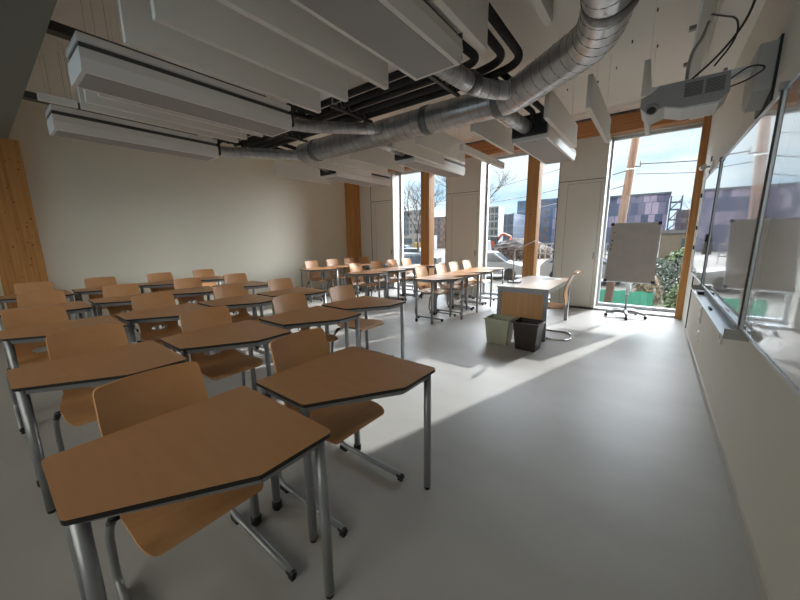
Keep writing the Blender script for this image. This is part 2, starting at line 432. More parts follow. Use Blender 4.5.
    m.tube(bend([(-0.10, -0.14, 0.422), (0.0, -0.14, 0.428), (0.14, -0.14, 0.436), (0.16, -0.10, 0.437), (0.16, 0.10, 0.437), (0.14, 0.14, 0.436), (0.0, 0.14, 0.428), (-0.10, 0.14, 0.422)], 0.03), 0.009, 8)
    m.build('seat_frame', M['steel'], t)
    for (x, y) in ((0.02, .14), (0.02, -.14), (0.13, .14), (0.13, -.14)):
        MB().tube([(x, y, 0.450), (x, y, 0.4565)], 0.005, 8).build('seat_rivet', M['chrome'], sh)
    return t

desk0 = make_desk(); chair0 = make_chair()
first = {'d': True, 'c': True}
def put(kind, loc, rz, label, group, scale=None):
    src = desk0 if kind == 'd' else chair0
    if first[kind]:
        first[kind] = False
        src.location = loc; src.rotation_euler = (0, 0, rz); src['label'] = label; src['group'] = group
        if scale: src.scale = scale
        return src
    return dup(src, loc, rz, label, group, scale)

seat_rng = random.Random(11)
rowsL = [('front', -0.88, 0.03, 0.74, 2), ('second', -2.17, 0.012, 0.742, 4), ('third', -3.53, 0.03, 0.737, 4), ('fourth', -4.88, 0.04, 0.737, 4), ('last', -6.33, 0.10, 0.74, 4)]
SEATN = {4: ['beam-end', 'second from the beam,', 'third from the beam,', 'aisle-end'], 2: ['beam-end', 'aisle-end']}
chair_fix = {('front', 0): (-1.43, 0.395, 0.0), ('front', 1): (-1.41, 1.145, 0.0)}
for (nm, xf, y0, py, n) in rowsL:
    for k in range(n):
        jx, jy, jr = seat_rng.uniform(-.012, .012), seat_rng.uniform(-.01, .01), seat_rng.uniform(-.012, .012)
        if nm == 'front': jx = jy = jr = 0
        y = y0+k*py
        put('d', (xf+jx, y+jy, 0), jr, '%s school desk in the %s row of the big desk block' % (SEATN[n][k], nm), 'student desks of the big block')
        if (nm, k) in chair_fix: cx, cy, cr_ = chair_fix[(nm, k)]
        else:
            cx = xf-0.55+seat_rng.uniform(-.02, .02); cy = y+(.228 if nm == 'third' else .375, .375, .455, .46)[k]; cr_ = seat_rng.uniform(-.008, .008)
        put('c', (cx, cy, 0), cr_, '%s plywood chair in the %s row of the big desk block' % (SEATN[n][k], nm), 'plywood chairs of the big block')
rowsR = [('front', -2.60, 4.58, 0.668), ('middle', -4.34, 4.56, 0.668), ('rear', -5.92, 4.62, 0.668)]
SEATW = ['aisle-end', 'second from the aisle', 'third from the aisle', 'window-end']
for (nm, xf, y0, py) in rowsR:
    for k in range(4):
        y = y0+k*py
        put('d', (xf+seat_rng.uniform(-.012, .012), y, 0), seat_rng.uniform(-.008, .008), '%s school desk in the %s row of the window desk block' % (SEATW[k], nm), 'student desks by the windows', (1, 0.955, 1.02))
        cx = xf-0.55+seat_rng.uniform(-.02, .02); cy = y+(.505, .505, .43, .36)[k]
        put('c', (cx, cy, 0), seat_rng.uniform(-.006, .006), '%s plywood chair in the %s row of the window desk block' % (SEATW[k], nm), 'plywood chairs by the windows', (1.03, 1.0, 1.05))

# ------------------------------------------------------------------ teacher desk
t = thing('teacher_desk', 'long pale teacher desk with grey frame and wood end panel beside the bins', 'desk', (-1.44, 4.68, 0))
m = MB(); m.prism(round_poly([(-.36, 0), (.36, 0), (.36, 1.54), (-.36, 1.54)], 0.012), 0.715, 0.74, 'z', side_mi=1)
m.build('desktop', [M['desk_top'], M['greyp']], t)
for (x, y) in ((-.325, .035), (.325, .035), (-.325, 1.505), (.325, 1.505)):
    lg = MB().box(x-.028, x+.028, y-.022, y+.022, 0.012, 0.714, 0.003).build('leg', M['steel'], t)
    MB().box(x-.025, x+.025, y-.02, y+.02, 0, 0.012).build('foot_cap', M['black'], lg)
m = MB()
for y in (.035, 1.505): m.box(-.297, .297, y-.018, y+.018, 0.66, 0.714)
for x in (-.325, .325): m.box(x-.014, x+.014, .057, 1.483, 0.66, 0.714)
m.build('apron_frame', M['steel'], t)
MB().box(-.297, .297, 0.03, 0.045, 0.20, 0.66).build('end_panel', M['desk_wood'], t)
MB().box(-.318, -.305, .06, 1.48, 0.30, 0.66).build('modesty_panel', M['desk_wood'], t)

# teacher chair (faces -x)
t = thing('teacher_chair', 'single curved plywood chair on a chrome floor loop behind the teacher desk', 'chair', (-1.10, 5.08, 0), PI+0.10)
ctrl = [(0.235, 0.44), (0.20, 0.462), (0.05, 0.455), (-0.08, 0.452), (-0.16, 0.475), (-0.175, 0.56), (-0.165, 0.66), (-0.185, 0.78), (-0.235, 0.90), (-0.275, 0.955), (-0.32, 0.965)]
bm = bmesh.new(); pr = None; n = len(ctrl)
P = [Vector((a, 0, b)) for a, b in ctrl]; path = []
for i in range(n-1):
    p0 = P[max(i-1, 0)]; p3 = P[min(i+2, n-1)]
    for k in range(6):
        u = k/6; path.append(0.5*((2*P[i])+(-p0+P[i+1])*u+(2*p0-5*P[i]+4*P[i+1]-p3)*u*u+(-p0+3*P[i]-3*P[i+1]+p3)*u*u*u))
path.append(P[-1]); NP = len(path)
for i, p in enumerate(path):
    s = i/(NP-1); w = 0.20 if s < .38 else 0.20-0.035*math.sin((s-.38)/.62*PI)
    if s < .05: w *= 0.8+0.2*(s/.05)
    if s > .95: w *= 1-0.25*((s-.95)/.05)
    row = []
    for c in range(13):
        v = -1+c/6; bk = max(0, min(1, (s-.4)/.2))
        row.append(bm.verts.new((p.x+bk*0.03*v*v, v*w, p.z+(1-bk)*0.008*v*v)))
    if pr:
        for c in range(12): f = bm.faces.new((pr[c], pr[c+1], row[c+1], row[c])); f.smooth = True
    pr = row
bmesh.ops.recalc_face_normals(bm, faces=bm.faces); bmesh.ops.solidify(bm, geom=list(bm.faces), thickness=0.012)
me = bpy.data.meshes.new('shell'); bm.to_mesh(me); bm.free(); me.materials.append(M['ply'])
for p_ in me.polygons: p_.use_smooth = True
sh = bpy.data.objects.new('seat_shell', me); COL.objects.link(sh); sh.parent = t
mod = sh.modifiers.new('b', 'EDGE_SPLIT'); mod.split_angle = math.radians(50)
loop = bend([(0.19, -0.2, 0.44), (0.24, -0.22, 0.30), (0.25, -0.23, 0.012), (-0.20, -0.23, 0.012), (-0.27, -0.13, 0.012), (-0.27, 0.13, 0.012), (-0.20, 0.23, 0.012), (0.25, 0.23, 0.012), (0.24, 0.22, 0.30), (0.19, 0.2, 0.44)], 0.07)
MB().tube(loop, 0.0115, 12).build('floor_loop', M['chrome'], t)
m = MB()
for y in (-.12, .12): m.tube([(0.19, y*1.66, .438), (-.12, y, .437)], 0.010, 8)
m.build('seat_support', M['chrome'], t)

# desk lamp with slim bar head, papers
t = thing('desk_lamp', 'slim white desk lamp with long bar head on the teacher desk', 'lamp', (-1.70, 5.14, 0.741))
MB().box(-.09, .09, -.06, .06, 0, 0.022, 0.004).build('base', M['greyp'], t)
MB().tube([(-.02, 0, .02), (-.02, 0, .50)], 0.013, 12).build('pole', M['white'], t)
MB().tube([(-.02, 0, .50), (.03, 0, .53), (.29, 0, .655)], [0.012, 0.010, 0.008], 10).build('lamp_arm', M['white'], t)
MB().tube([(-.02, -.02, .50), (-.02, .02, .50)], 0.016, 10).build('hinge', M['greyp'], t)
m = MB(); m.box(-.15, .15, -.105, .105, 0, 0.003, mtx=Matrix.Rotation(.3, 4, 'Z'))
tag(m.build('paper_sheet', M['paper'], loc=(-1.33, 5.95, 0.7412)), 'pale sheet of paper lying on the far part of the teacher desk', 'paper')

# bins
def bin_(name, mt, loc, w0, d0, w1, d1, h, label, rz=0):
    t = thing(name, label, 'waste bin', loc, rz, 'waste bins beside the teacher desk')
    m = MB(); th = 0.006
    def ring(w, d, z): return [m.bm.verts.new(p) for p in ((-w/2, -d/2, z), (w/2, -d/2, z), (w/2, d/2, z), (-w/2, d/2, z))]
    R_ = [ring(w0, d0, 0), ring(w1, d1, h), ring(w1-2*th, d1-2*th, h), ring(w0-2*th, d0-2*th, th)]
    for a, b in zip(R_, R_[1:]):
        for k in range(4): m.bm.faces.new((a[k], a[(k+1) % 4], b[(k+1) % 4], b[k]))
    m.bm.faces.new(list(reversed(R_[0]))); m.bm.faces.new(R_[3])
    m.build('bin_body', mt, t)
    m = MB()
    for (a, b, c, d) in ((-w1/2-.012, w1/2+.012, -d1/2-.012, -d1/2), (-w1/2-.012, w1/2+.012, d1/2, d1/2+.012), (-w1/2-.012, -w1/2, -d1/2, d1/2), (w1/2, w1/2+.012, -d1/2, d1/2)):
        m.box(a, b, c, d, h-.022, h)
    m.build('rim', mt, t)
bin_('waste_bin', M['bin_l'], (-1.60, 4.33, 0), .27, .22, .34, .28, .36, 'pale grey-green square waste bin under the end of the teacher desk')
bin_('waste_bin', M['bin_d'], (-1.20, 4.29, 0), .25, .22, .32, .28, .37, 'dark brown square waste bin under the end of the teacher desk', -.05)

# ------------------------------------------------------------------ flip chart
t = thing('flipchart', 'white mobile flipchart board on a wheeled silver star base by the window', 'flipchart', (-0.31, 7.02, 0))
tilt = Matrix.Translation((0, -0.16, 0.66)) @ Matrix.Rotation(math.radians(-20), 4, 'X')
MB().box(-.345, .345, -.012, .012, 0.0, 1.05, mtx=tilt).build('board_panel', M['paperboard'], t)
m = MB()
for a in ((-.355, .355, -.016, .016, 1.05, 1.064), (-.355, .355, -.016, .016, -.014, 0), (-.355, -.345, -.016, .016, 0, 1.05), (.345, .355, -.016, .016, 0, 1.05)): m.box(*a, mtx=tilt)
m.build('board_frame', M['alu'], t)
for (x, z) in ((-.34, 1.045), (.34, 1.045), (-.34, .005), (.34, .005)):
    MB().box(x-.026, x+.026, -.020, .018, z-.024, z+.024, 0.005, mtx=tilt).build('corner_cap', M['black'], t)
MB().tube([(0, .05, .12), (0, .05, .70), (0, .12, 1.3)], 0.017, 12).build('column', M['steel'], t)
MB().tube([(0, .05, .40), (0, .05, .68)], 0.030, 12).build('column_sleeve', M['alu'], t)
hub = MB().tube([(0, .05, .06), (0, .05, .14)], [0.045, 0.03], 14).build('hub', M['steel'], t)
for k in range(5):
    a = 2*PI*k/5-1.45; c, s = math.cos(a), math.sin(a)
    pts = bend([(0, .05, .10), (c*.16, .05+s*.16, .105), (c*.31, .05+s*.31, .07)], .08)
    lg = MB().tube(pts, [0.027]*(len(pts)-1)+[0.020], 10).build('leg', M['steel'], t)
    MB().tube([(c*.31-s*.018, .05+s*.31+c*.018, .027), (c*.31+s*.018, .05+s*.31-c*.018, .027)], 0.027, 14).build('caster', M['black'], lg)
gm = 'magnets stuck along the edge of the flipchart'
for (x, z, mt, lb) in ((-.30, 1.50, 'red', 'orange round magnet on the flipchart, uppermost of the column'), (-.305, 1.44, 'yellow', 'yellow round magnet on the flipchart below the orange one'), (-.312, 1.36, 'black', 'black magnet on the flipchart, third from the top of the column'), (-.318, 1.28, 'black', 'black magnet on the flipchart, second from the bottom of column'), (-.32, 1.21, 'black', 'black magnet on the flipchart, lowest of the column')):
    yy = 7.0-.16-.0135-(z-.66)*math.tan(math.radians(-20))*1
    o = MB().tube([(0, 0, 0), (0, -.010, 0.0)], 0.013, 12).build('magnet', M[mt], loc=(-.31+x, yy+.02, z)); tag(o, lb, 'magnet', gm)

# ------------------------------------------------------------------ whiteboard wall
zb, zt = 0.885, 2.215
def wb(y0, y1, label, inset):
    t = thing('whiteboard', label, 'whiteboard', (WX, y0, zb), 0, 'whiteboard panels'); L = y1-y0
    MB().box(-inset, -inset+.018, .012, L-.012, .012, zt-zb-.012).build('writing_surface', M['board'], t)
    m = MB(); d = inset+.006
    m.box(-d, 0, 0, L, 0, .014); m.box(-d, 0, 0, L, zt-zb-.014, zt-zb); m.box(-d, 0, 0, .014, .014, zt-zb-.014); m.box(-d, 0, L-.014, L, .014, zt-zb-.014)
    m.build('board_frame', M['alu'], t)
    return t
wb(4.965, 6.45, 'narrow-looking glossy whiteboard wing next to the window end of the wall', .032)
wb(2.80, 4.94, 'long glossy middle whiteboard above the pen tray', .032)
wb(0.62, 2.775, 'glossy whiteboard wing at the camera end of the wall', .032)
for y, lb in ((4.952, 'dark vertical hinge strip between middle whiteboard and window-end wing'), (2.787, 'dark vertical hinge strip between middle whiteboard and camera-end wing')):
    t = thing('hinge_strip', lb, 'hinge strip', (WX, y, 0), 0, 'whiteboard hinge strips')
    MB().box(-.046, 0, -.006, .006, zb-.03, zt+.02, .002).build('strip', M['vent'], t)
    MB().box(-.055, 0, -.018, .018, zt-.01, zt+.03, .004).build('hinge_cap', M['greyp'], t)
    MB().box(-.055, 0, -.018, .018, zb-.04, zb+.02, .004).build('hinge_cap', M['greyp'], t)
t = thing('pen_tray', 'pale blue-white metal pen tray along the bottom of the middle whiteboard', 'tray', (WX, 2.72, zb-.045))
m = MB(); m.prism([(-.115, .0), (-.105, -.002), (-.006, -.002), (-.006, .042), (-.001, .042), (-.001, -.008), (-.108, -.008), (-.124, .016), (-.119, .018)], 0, 2.22, 'y')
m.build('tray_profile', M['alu'], t)
MB().box(-.11, 0, -.012, 0, -.012, .05).build('end_cap', M['greyp'], t)
MB().box(-.11, 0, 2.22, 2.232, -.012, .05).build('end_cap', M['greyp'], t)
def small(name, x0, x1, y0, y1, z0, z1, mt, label, cat, bev=.003, group=None):
    o = MB().box(x0, x1, y0, y1, z0, z1, bev).build(name, M[mt]); return tag(o, label, cat, group)
zt_ = zb-.0455
small('board_eraser', WX-.095, WX-.045, 4.52, 4.66, zt_, zt_+.032, 'black', 'black board eraser lying at the window end of the pen tray', 'eraser', .005)
o = MB().tube([(WX-.08, 3.60, zt_+.009), (WX-.08, 3.73, zt_+.009)], .009, 10).build('board_marker', M['black']); tag(o, 'black marker pen lying in the middle of the pen tray', 'marker')
t = thing('marker_holder', 'grey magnetic marker pocket hanging on the window-end whiteboard wing', 'holder', (WX-.033, 5.06, 1.33))
MB().box(-.035, 0, -.10, .05, -.10, .04, .004).build('pocket', M['greyp'], t)
MB().box(-.028, -.006, -.06, -.01, .0, .12, .004).build('marker_cap', M['black'], t)
def outlet(y, z, h, label, group='wall outlets under the whiteboards'):
    t = thing('wall_outlet', label, 'outlet', (WX, y, z), 0, group)
    MB().box(-.014, 0, -.045, .045, 0, h, .003).build('cover_plate', M['white'], t)
    n = max(1, round(h/.12))
    for i in range(n):
        c = (i+.5)*h/n
        MB().tube([(-.0145, 0, c), (-.010, 0, c)], .026, 16).build('socket_face', M['greyp'], t)
outlet(4.94, .46, .19, 'tall white double wall outlet low on the whiteboard wall')
outlet(4.86, .27, .11, 'small white wall outlet just below the tall double outlet')
outlet(3.52, .60, .11, 'white wall outlet under the middle of the pen tray')
t = thing('wall_spotlight', 'small white fixture on a bracket above the window-end whiteboard wing', 'wall fixture', (WX, 6.25, 2.30))
MB().box(-.02, 0, -.20, .20, .0, .10, .004).build('back_plate', M['white'], t)
MB().tube([(-.02, 0, .05), (-.09, -.02, .04)], .012, 8).build('bracket_arm', M['greyp'], t)
MB().tube([(-.09, -.13, .03), (-.09, .10, .05)], .034, 14).build('head', M['white'], t)
for (z, lb) in ((1.22, 'small black door bolt beside the slim timber post, lower'), (1.52, 'small black door bolt beside the slim timber post, middle'), (2.0, 'small black door bolt beside the slim timber post, upper')):
    small('door_bolt', WX-.025, WX, 6.90, 6.95, z, z+.06, 'black', lb, 'bolt', .004, 'black bolts near the corner')

# ------------------------------------------------------------------ projector, wall mount, cables, trunking
t = thing('projector_mount', 'pale grey boxy wall bracket with flat arm holding the projector', 'wall bracket', (WX, 3.45, 2.42))
m = MB(); m.prism([(-.18, -.06), (.02, -.13), (.22, -.06), (.22, .22), (-.18, .22)], -.095, -.012, 'x'); m.build('cover_box', M['trunk'], t)
MB().box(-.013, 0, -.20, .24, -.135, .24).build('wall_plate', M['black'], t)
MB().box(-.66, -.095, -.04, .09, .115, .155, .004).build('arm', M['unit'], t)
MB().box(-.24, -.22, -.02, .07, .155, .18).build('cable_clip', M['greyp'], t)
t = thing('projector', 'white short-throw projector with side vents hanging from the wall arm', 'projector', (0.05, 3.36, 2.335))
m = MB(); m.prism([(-.245, .045), (-.20, .0), (-.10, .03), (.0, .0), (.19, .0), (.235, .05), (.225, .17), (-.14, .17), (-.19, .13), (-.245, .11)], -.15, .16, 'y')
m.build('housing', M['greyp'], t)
m = MB(); m.prism([(-.24, .04), (-.20, -.012), (-.10, .02), (.0, -.012), (.19, -.012), (.23, .045), (.0, .04)], -.14, .15, 'y'); m.build('underside', M['white'], t)
m = MB()
for j in range(2):
    for i in range(10): m.box(.0+j*.11, .095+j*.11, -.1525, -.149, .062+i*.009, .0665+i*.009)
m.build('side_vent', M['vent'], t)
MB().tube([(-.175, -.142, .030), (-.175, -.158, .015)], [.042, .036], 18).build('lens_ring', M['greyp'], t)
MB().tube([(-.175, -.150, .024), (-.175, -.160, .012)], .027, 16).build('lens', M['lens'], t)
MB().box(-.16, .22, -.10, .12, .17, .183, .003).build('mounting_plate', M['greyp'], t)
MB().tube([(0, 0, .183), (0, 0, .203)], .03, 12).build('mount_joint', M['greyp'], t)
def cable(pts, r, label, group='cables around the projector', mt='cable', name='cable'):
    o = MB().tube(bend(pts, .12, 6), r, 7).build(name, M[mt]); return tag(o, label, 'cable', group)
cable([(.30, 2.55, 3.268), (.26, 2.75, 3.05), (.33, 3.0, 2.90), (.31, 3.15, 2.75), (.20, 3.25, 2.62), (.08, 3.3, 2.53)], .007, 'dark cable dropping from the ceiling strip past the bracket box')
cable([(.17, 3.95, 3.20), (.22, 3.75, 3.08), (.30, 3.55, 2.95), (.30, 3.45, 2.78), (.20, 3.40, 2.62)], .006, 'thin dark cable looping from the trunking down to the arm')
cable([(.27, 3.30, 2.47), (.36, 3.18, 2.50), (.44, 3.15, 2.46), (.36, 3.20, 2.42), (.26, 3.32, 2.43)], .005, 'small black cable loop at the end of the projector')
cable([(.16, 3.98, 3.16), (.13, 3.85, 3.00), (.08, 3.75, 2.90), (.06, 3.65, 2.75), (.06, 3.55, 2.56)], .012, 'thick grey cable bunch hanging from the trunking to the projector', mt='greyp')
t = thing('cable_trunking', 'long white cable trunking fixed under the ceiling above the projector', 'trunking', (0, 0, 0))
MB().box(.10, .19, 1.2, 5.35, 3.20, 3.27, .004).build('channel', M['trunk'], t)
MB().box(.09, .10, 1.2, 5.35, 3.19, 3.28).build('side_lip', M['alu'], t)
for y in (3.2, 4.2, 5.0): MB().box(.04, .10, y, y+.05, 3.24, 3.27).build('fixing_clip', M['greyp'], t)
for k, (y, z) in enumerate(((3.10, 3.235), (3.20, 3.235))):
    o = MB().tube([(.19, y, z), (WX, y+.02, z)], .014, 10).build('conduit_pipe', M['greyp']); tag(o, ['grey conduit pipe crossing to the wall above projector, camera side', 'grey conduit pipe crossing to the wall above projector, window side'][k], 'pipe', 'conduit pipes')
t = thing('ceiling_sensor', 'small white sensor box under the ceiling beside the trunking', 'sensor', (.03, 3.05, 3.45))
MB().box(-.035, .035, -.06, .06, .07, .20, .004).build('bracket', M['greyp'], t)
MB().box(-.035, .035, -.05, .05, 0, .07, .006).build('sensor_head', M['white'], t)

# ------------------------------------------------------------------ ceiling: baffles
def baffle(x, y0, y1, label, z0=2.70, z1=3.0, th=.045, group='white hanging baffles on the camera side of the duct', name='acoustic_baffle'):
    t = thing(name, label, 'acoustic baffle', (x, y0, z0), 0, group); L = y1-y0
    MB().box(-th/2, th/2, 0, L, 0, z1-z0, .003).build('baffle_panel', M['baffle'], t)
    for y in (.22*L, .78*L): MB().tube([(0, y, z1-z0), (0, y, CZ-z0)], .0010, 6).build('hanger_wire', M['wire'], t)
    return t
G2 = 'white hanging baffles on the window side of the duct'
ord_ = ['first', 'second', 'third', 'fourth', 'fifth', 'sixth', 'seventh', 'eighth', 'ninth', 'tenth', 'eleventh', 'twelfth']
for i, (x, y0, y1) in enumerate(((-.645, .84, 2.32), (-1.06, .84, 2.34), (-1.95, .84, 2.37), (-2.40, .84, 2.33), (-2.81, .80, 2.35), (-3.97, .88, 2.40), (-4.44, .84, 2.33), (-4.22, .84, 2.33))):
    baffle(x, y0, y1, 'hanging white baffle beside the beam, %s one from the whiteboard wall' % ord_[i])
for i, (x, y0, y1) in enumerate(((-.225, 3.97, 5.52), (-.67, 3.95, 5.56), (-1.07, 3.97, 5.54), (-1.89, 3.9, 5.32), (-2.70, 3.9, 5.29), (-3.10, 3.9, 5.29), (-3.98, 3.9, 5.30), (-4.40, 3.9, 5.32), (-4.85, 3.9, 5.32), (-6.1, 3.9, 5.32))):
    baffle(x, y0, y1, 'hanging white baffle toward the windows, %s one from the whiteboard wall' % ord_[i], group=G2)
baffle(-2.40, 4.62, 6.28, 'low slim baffle hanging before the timber post behind the teacher desk', z0=2.70, z1=2.80, th=.06, group=G2)
baffle(-4.46, .565, .82, 'short low white bar hanging against the grey ceiling beam', z0=2.70, z1=2.76)

# ------------------------------------------------------------------ chilled beams
def chilled(xc, y0, L, label, near_end, w=.40):
    t = thing('chilled_beam', label, 'ceiling ventilation unit', (xc, y0, 2.70), 0, 'chilled beam units'); h = w/2
    m = MB(); m.prism([(-h, .0), (h, .0), (h+.02, .09), (h+.01, .16), (-h-.01, .16), (-h-.02, .09)], 0, L, 'y'); m.build('casing', M['unit'], t)
    MB().box(-h+.035, h-.035, .03, L-.03, -.004, .0005).build('perforated_face', M['perf'], t)
    MB().box(-h+.02, h-.02, .01, L-.01, .16, .205).build('air_slot', M['vent'], t)
    MB().box(-h-.015, h+.015, 0, L, .205, .255, .003).build('top_tray', M['unit'], t)
    for y in (.2, L-.2):
        for s in (-1, 1): MB().tube([(s*h*.8, y, .255), (s*h*.8, y, CZ-2.70)], .002, 6).build('threaded_rod', M['wire'], t)
    ye = L if near_end else 0; s = 1 if near_end else -1
    MB().box(-h+.01, h-.01, min(ye, ye+s*.05), max(ye, ye+s*.05), .05, .30, .01).build('end_plenum', M['black'], t)
    return t
chilled(-1.47, .70, 1.70, 'white ventilation unit overhead nearest the whiteboard wall, camera side of duct'.replace('nearest', 'next to'), True)
chilled(-3.68, .70, 1.78, 'white ventilation unit above the second desk rows, camera side of duct', True)
chilled(-5.62, .77, 1.76, 'white ventilation unit along the rear wall, camera side of duct', True, .36)
chilled(-1.46, 4.72, 1.72, 'white ventilation unit over the teacher desk, window side of duct', False, .46)
chilled(-3.46, 4.66, 1.76, 'white ventilation unit before the middle windows, window side of duct', False)
chilled(-5.46, 4.72, 1.72, 'white ventilation unit by the rear corner, window side of duct', False, .46)

# dark cable rails above units
for x, w, lb in ((-3.98, .10, 'dark cable tray near the ceiling above the second ventilation unit'), (-5.95, .12, 'grey cable tray near the ceiling close to the rear wall')):
    t = thing('cable_tray', lb, 'cable tray', (x, .57, 3.10), 0, 'cable trays')
    m = MB().box(-w/2, w/2, 0, 1.9, 0, .01); m.box(-w/2, -w/2+.006, 0, 1.9, .01, .07); m.box(w/2-.006, w/2, 0, 1.9, .01, .07)
    m.build('tray_channel', M['vent'], t)
    for y in (.3, 1.6): MB().tube([(0, y, .01), (0, y, CZ-3.10)], .002, 6).build('threaded_rod', M['wire'], t)

# ------------------------------------------------------------------ spiral ducts
def spiral(m, pts, r, pitch=.11):
    """duct wall; returns seam curve points"""
    m.tube(pts, r, 24)
def seams(pts, r, pitch=.115):
    """one continuous helical seam following the duct"""
    pts = [Vector(p) for p in pts]; out = []; acc = 0.0; up = None
    for i in range(len(pts)-1):
        a, b = pts[i], pts[i+1]; L = (b-a).length
        if L < 1e-6: continue
        t = (b-a)/L
        up = t.orthogonal().normalized() if up is None else (up-t*up.dot(t)).normalized()
        sd = t.cross(up); st = pitch/18; k = 0
        while k*st < L:
            ph = 2*PI*(acc+k*st)/pitch
            out.append(a+t*(k*st)+(up*math.cos(ph)+sd*math.sin(ph))*(r+.0005)); k += 1
        acc += L
    return MB().tube(out, .0028, 4)
def duct(label, pts, r, name='spiral_duct', rb=.2, collars=()):
    t = thing(name, label, 'duct', (0, 0, 0), 0, 'galvanised spiral ducts')
    P_ = bend(pts, rb, 8)
    MB().tube(P_, r, 28).build('duct_pipe', M['galv'], t)
    seams(P_, r).build('duct_seam', M['galv_seam'], t)
    for (c, d) in collars:
        c = Vector(c); d = Vector(d).normalized()
        MB().tube([c-d*.05, c-d*.04, c+d*.04, c+d*.05], [r+.002, r+.010, r+.010, r+.002], 28).build('duct_collar', M['galv_seam'], t)
    return t
R1 = .158
duct('large main spiral duct running the room length and elbowing toward the camera', [(-4.95, 3.74, 2.9), (-1.36, 3.74, 2.9), (-.50, 3.12, 2.92), (-.36, 2.6, 2.93), (-.31, 0.60, 2.95)], R1, rb=.22,
     collars=(((-2.42, 3.74, 2.9), (1, 0, 0)), ((-1.5, 3.74, 2.9), (1, 0, 0)), ((-.375, 2.66, 2.93), (.1, -1, 0)), ((-4.6, 3.74, 2.9), (1, 0, 0))))
duct('thin spiral branch duct to the second ventilation unit on camera side', [(-3.78, 2.50, 2.86), (-3.72, 2.98, 2.9), (-3.02, 3.68, 2.9)], .072, rb=.12)
duct('thin spiral branch duct to the unit beside the whiteboard wall', [(-1.55, 2.42, 2.84), (-1.55, 3.30, 2.9), (-1.30, 3.60, 2.9), (-1.10, 3.62, 2.9)], .085, rb=.2, collars=(((-1.53, 3.12, 2.89), (0, 1, 0)),))
duct('thin spiral branch duct to the unit along the rear wall', [(-5.75, 2.54, 2.86), (-5.72, 2.95, 2.9), (-5.1, 3.74, 2.9), (-4.9, 3.74, 2.9)], .08, rb=.15)
duct('short spiral branch duct to the unit over the teacher desk', [(-1.60, 3.80, 2.9), (-1.55, 4.40, 2.88), (-1.50, 4.70, 2.86)], .085, rb=.1)
duct('short spiral branch duct to the unit before the middle windows', [(-3.50, 3.80, 2.9), (-3.48, 4.62, 2.86)], .075, rb=.1)
duct('short spiral branch duct to the unit by the rear corner', [(-5.02, 3.74, 2.9), (-5.46, 4.68, 2.86)], .07, rb=.1)

# ------------------------------------------------------------------ black insulated pipes
PG = 'black insulated pipes beside the main duct'
def pipe(label, pts, r=.036, rb=.14):
    o = MB().tube(bend(pts, rb, 8), r, 14).build('insulated_pipe', M['rubber']); return tag(o, label, 'pipe', PG)
pipe('black insulated pipe with the outermost bend beside the main duct elbow', [(-1.13, 2.45, 3.06), (-1.14, 3.42, 3.06), (-1.62, 3.50, 3.05), (-5.9, 3.44, 3.05)], rb=.26)
pipe('black insulated pipe with the middle bend beside the main duct elbow', [(-1.26, 2.45, 3.07), (-1.27, 3.28, 3.07), (-1.62, 3.36, 3.06), (-5.9, 3.31, 3.06)], rb=.22)
pipe('black insulated pipe with the innermost bend beside the main duct elbow', [(-1.47, 2.5, 3.03), (-1.46, 3.12, 3.06), (-1.72, 3.20, 3.07), (-5.9, 3.18, 3.07)], rb=.18)
pipe('straight black insulated pipe, first outside the bent ones', [(-1.78, 3.05, 3.07), (-5.9, 3.05, 3.07)])
pipe('straight black insulated pipe, second outside the bent ones', [(-1.62, 2.80, 3.10), (-1.9, 2.92, 3.09), (-5.9, 2.92, 3.09)])
for (x0, y0, x1, y1, lb) in ((-3.74, 2.50, -3.86, 3.0, 'short black pipe drop at the second unit, one'), (-3.55, 2.50, -3.66, 3.0, 'short black pipe drop at the second unit, other'), (-3.34, 4.66, -3.36, 3.6, 'black pipe to the middle window unit, first'), (-3.58, 4.66, -3.62, 3.6, 'black pipe to the middle window unit, second'), (-1.28, 4.70, -1.38, 3.5, 'black pipe to the unit over the teacher desk, first'), (-1.40, 4.70, -1.50, 3.5, 'black pipe to the unit over the teacher desk, second'), (-5.3, 4.7, -5.2, 3.5, 'black pipe to the rear corner unit, first'), (-5.6, 4.7, -5.5, 3.5, 'black pipe to the rear corner unit, second'), (-5.55, 2.54, -5.7, 3.1, 'black pipe drop at the unit along the rear wall')):
    pipe(lb, [(x0, y0, 2.88), (x0, y0+(.1 if y1 > y0 else -.1), 3.0), (x1, y1, 3.05)], r=.032, rb=.05)
for i, x in enumerate((-1.9, -3.2, -4.6)):
    t = thing('pipe_bracket', 'steel bracket with clamps under the black pipes, %s from the elbow' % ['first', 'second', 'third'][i], 'pipe bracket', (x, 0, 0), 0, 'pipe brackets')
    MB().box(-.02, .02, 2.85, 3.56, 2.985, 3.01, .003).build('rail', M['vent'], t)
    for y in (2.92, 3.05, 3.18, 3.31, 3.44):
        MB().tube([(0, y+math.cos(a)*.041, 3.068+math.sin(a)*.041) for a in [2*PI*k/14 for k in range(14)]], .006, 6, closed=True).build('clamp', M['greyp'], t)
    for y in (2.87, 3.54): MB().tube([(0, y, 2.99), (0, y, CZ)], .005, 6).build('threaded_rod', M['wire'], t)
m = MB()
t = thing('ceiling_screw_point', 'row of small dark screw heads dotted over the window-side ceiling', 'screw head', (0, 0, 0))
dots = [(-.6, 4.6), (-.22, 4.5), (-.22, 5.3), (-.65, 5.6), (-1.05, 4.9), (-1.05, 5.4), (-.45, 5.0), (-.9, 5.9), (-1.3, 5.9), (-3.05, 1.0), (-3.2, 1.25)]
for (x, y) in dots: MB().tube([(x, y, CZ-.03), (x, y, CZ)], .007, 8).build('screw_head', M['vent'], t)

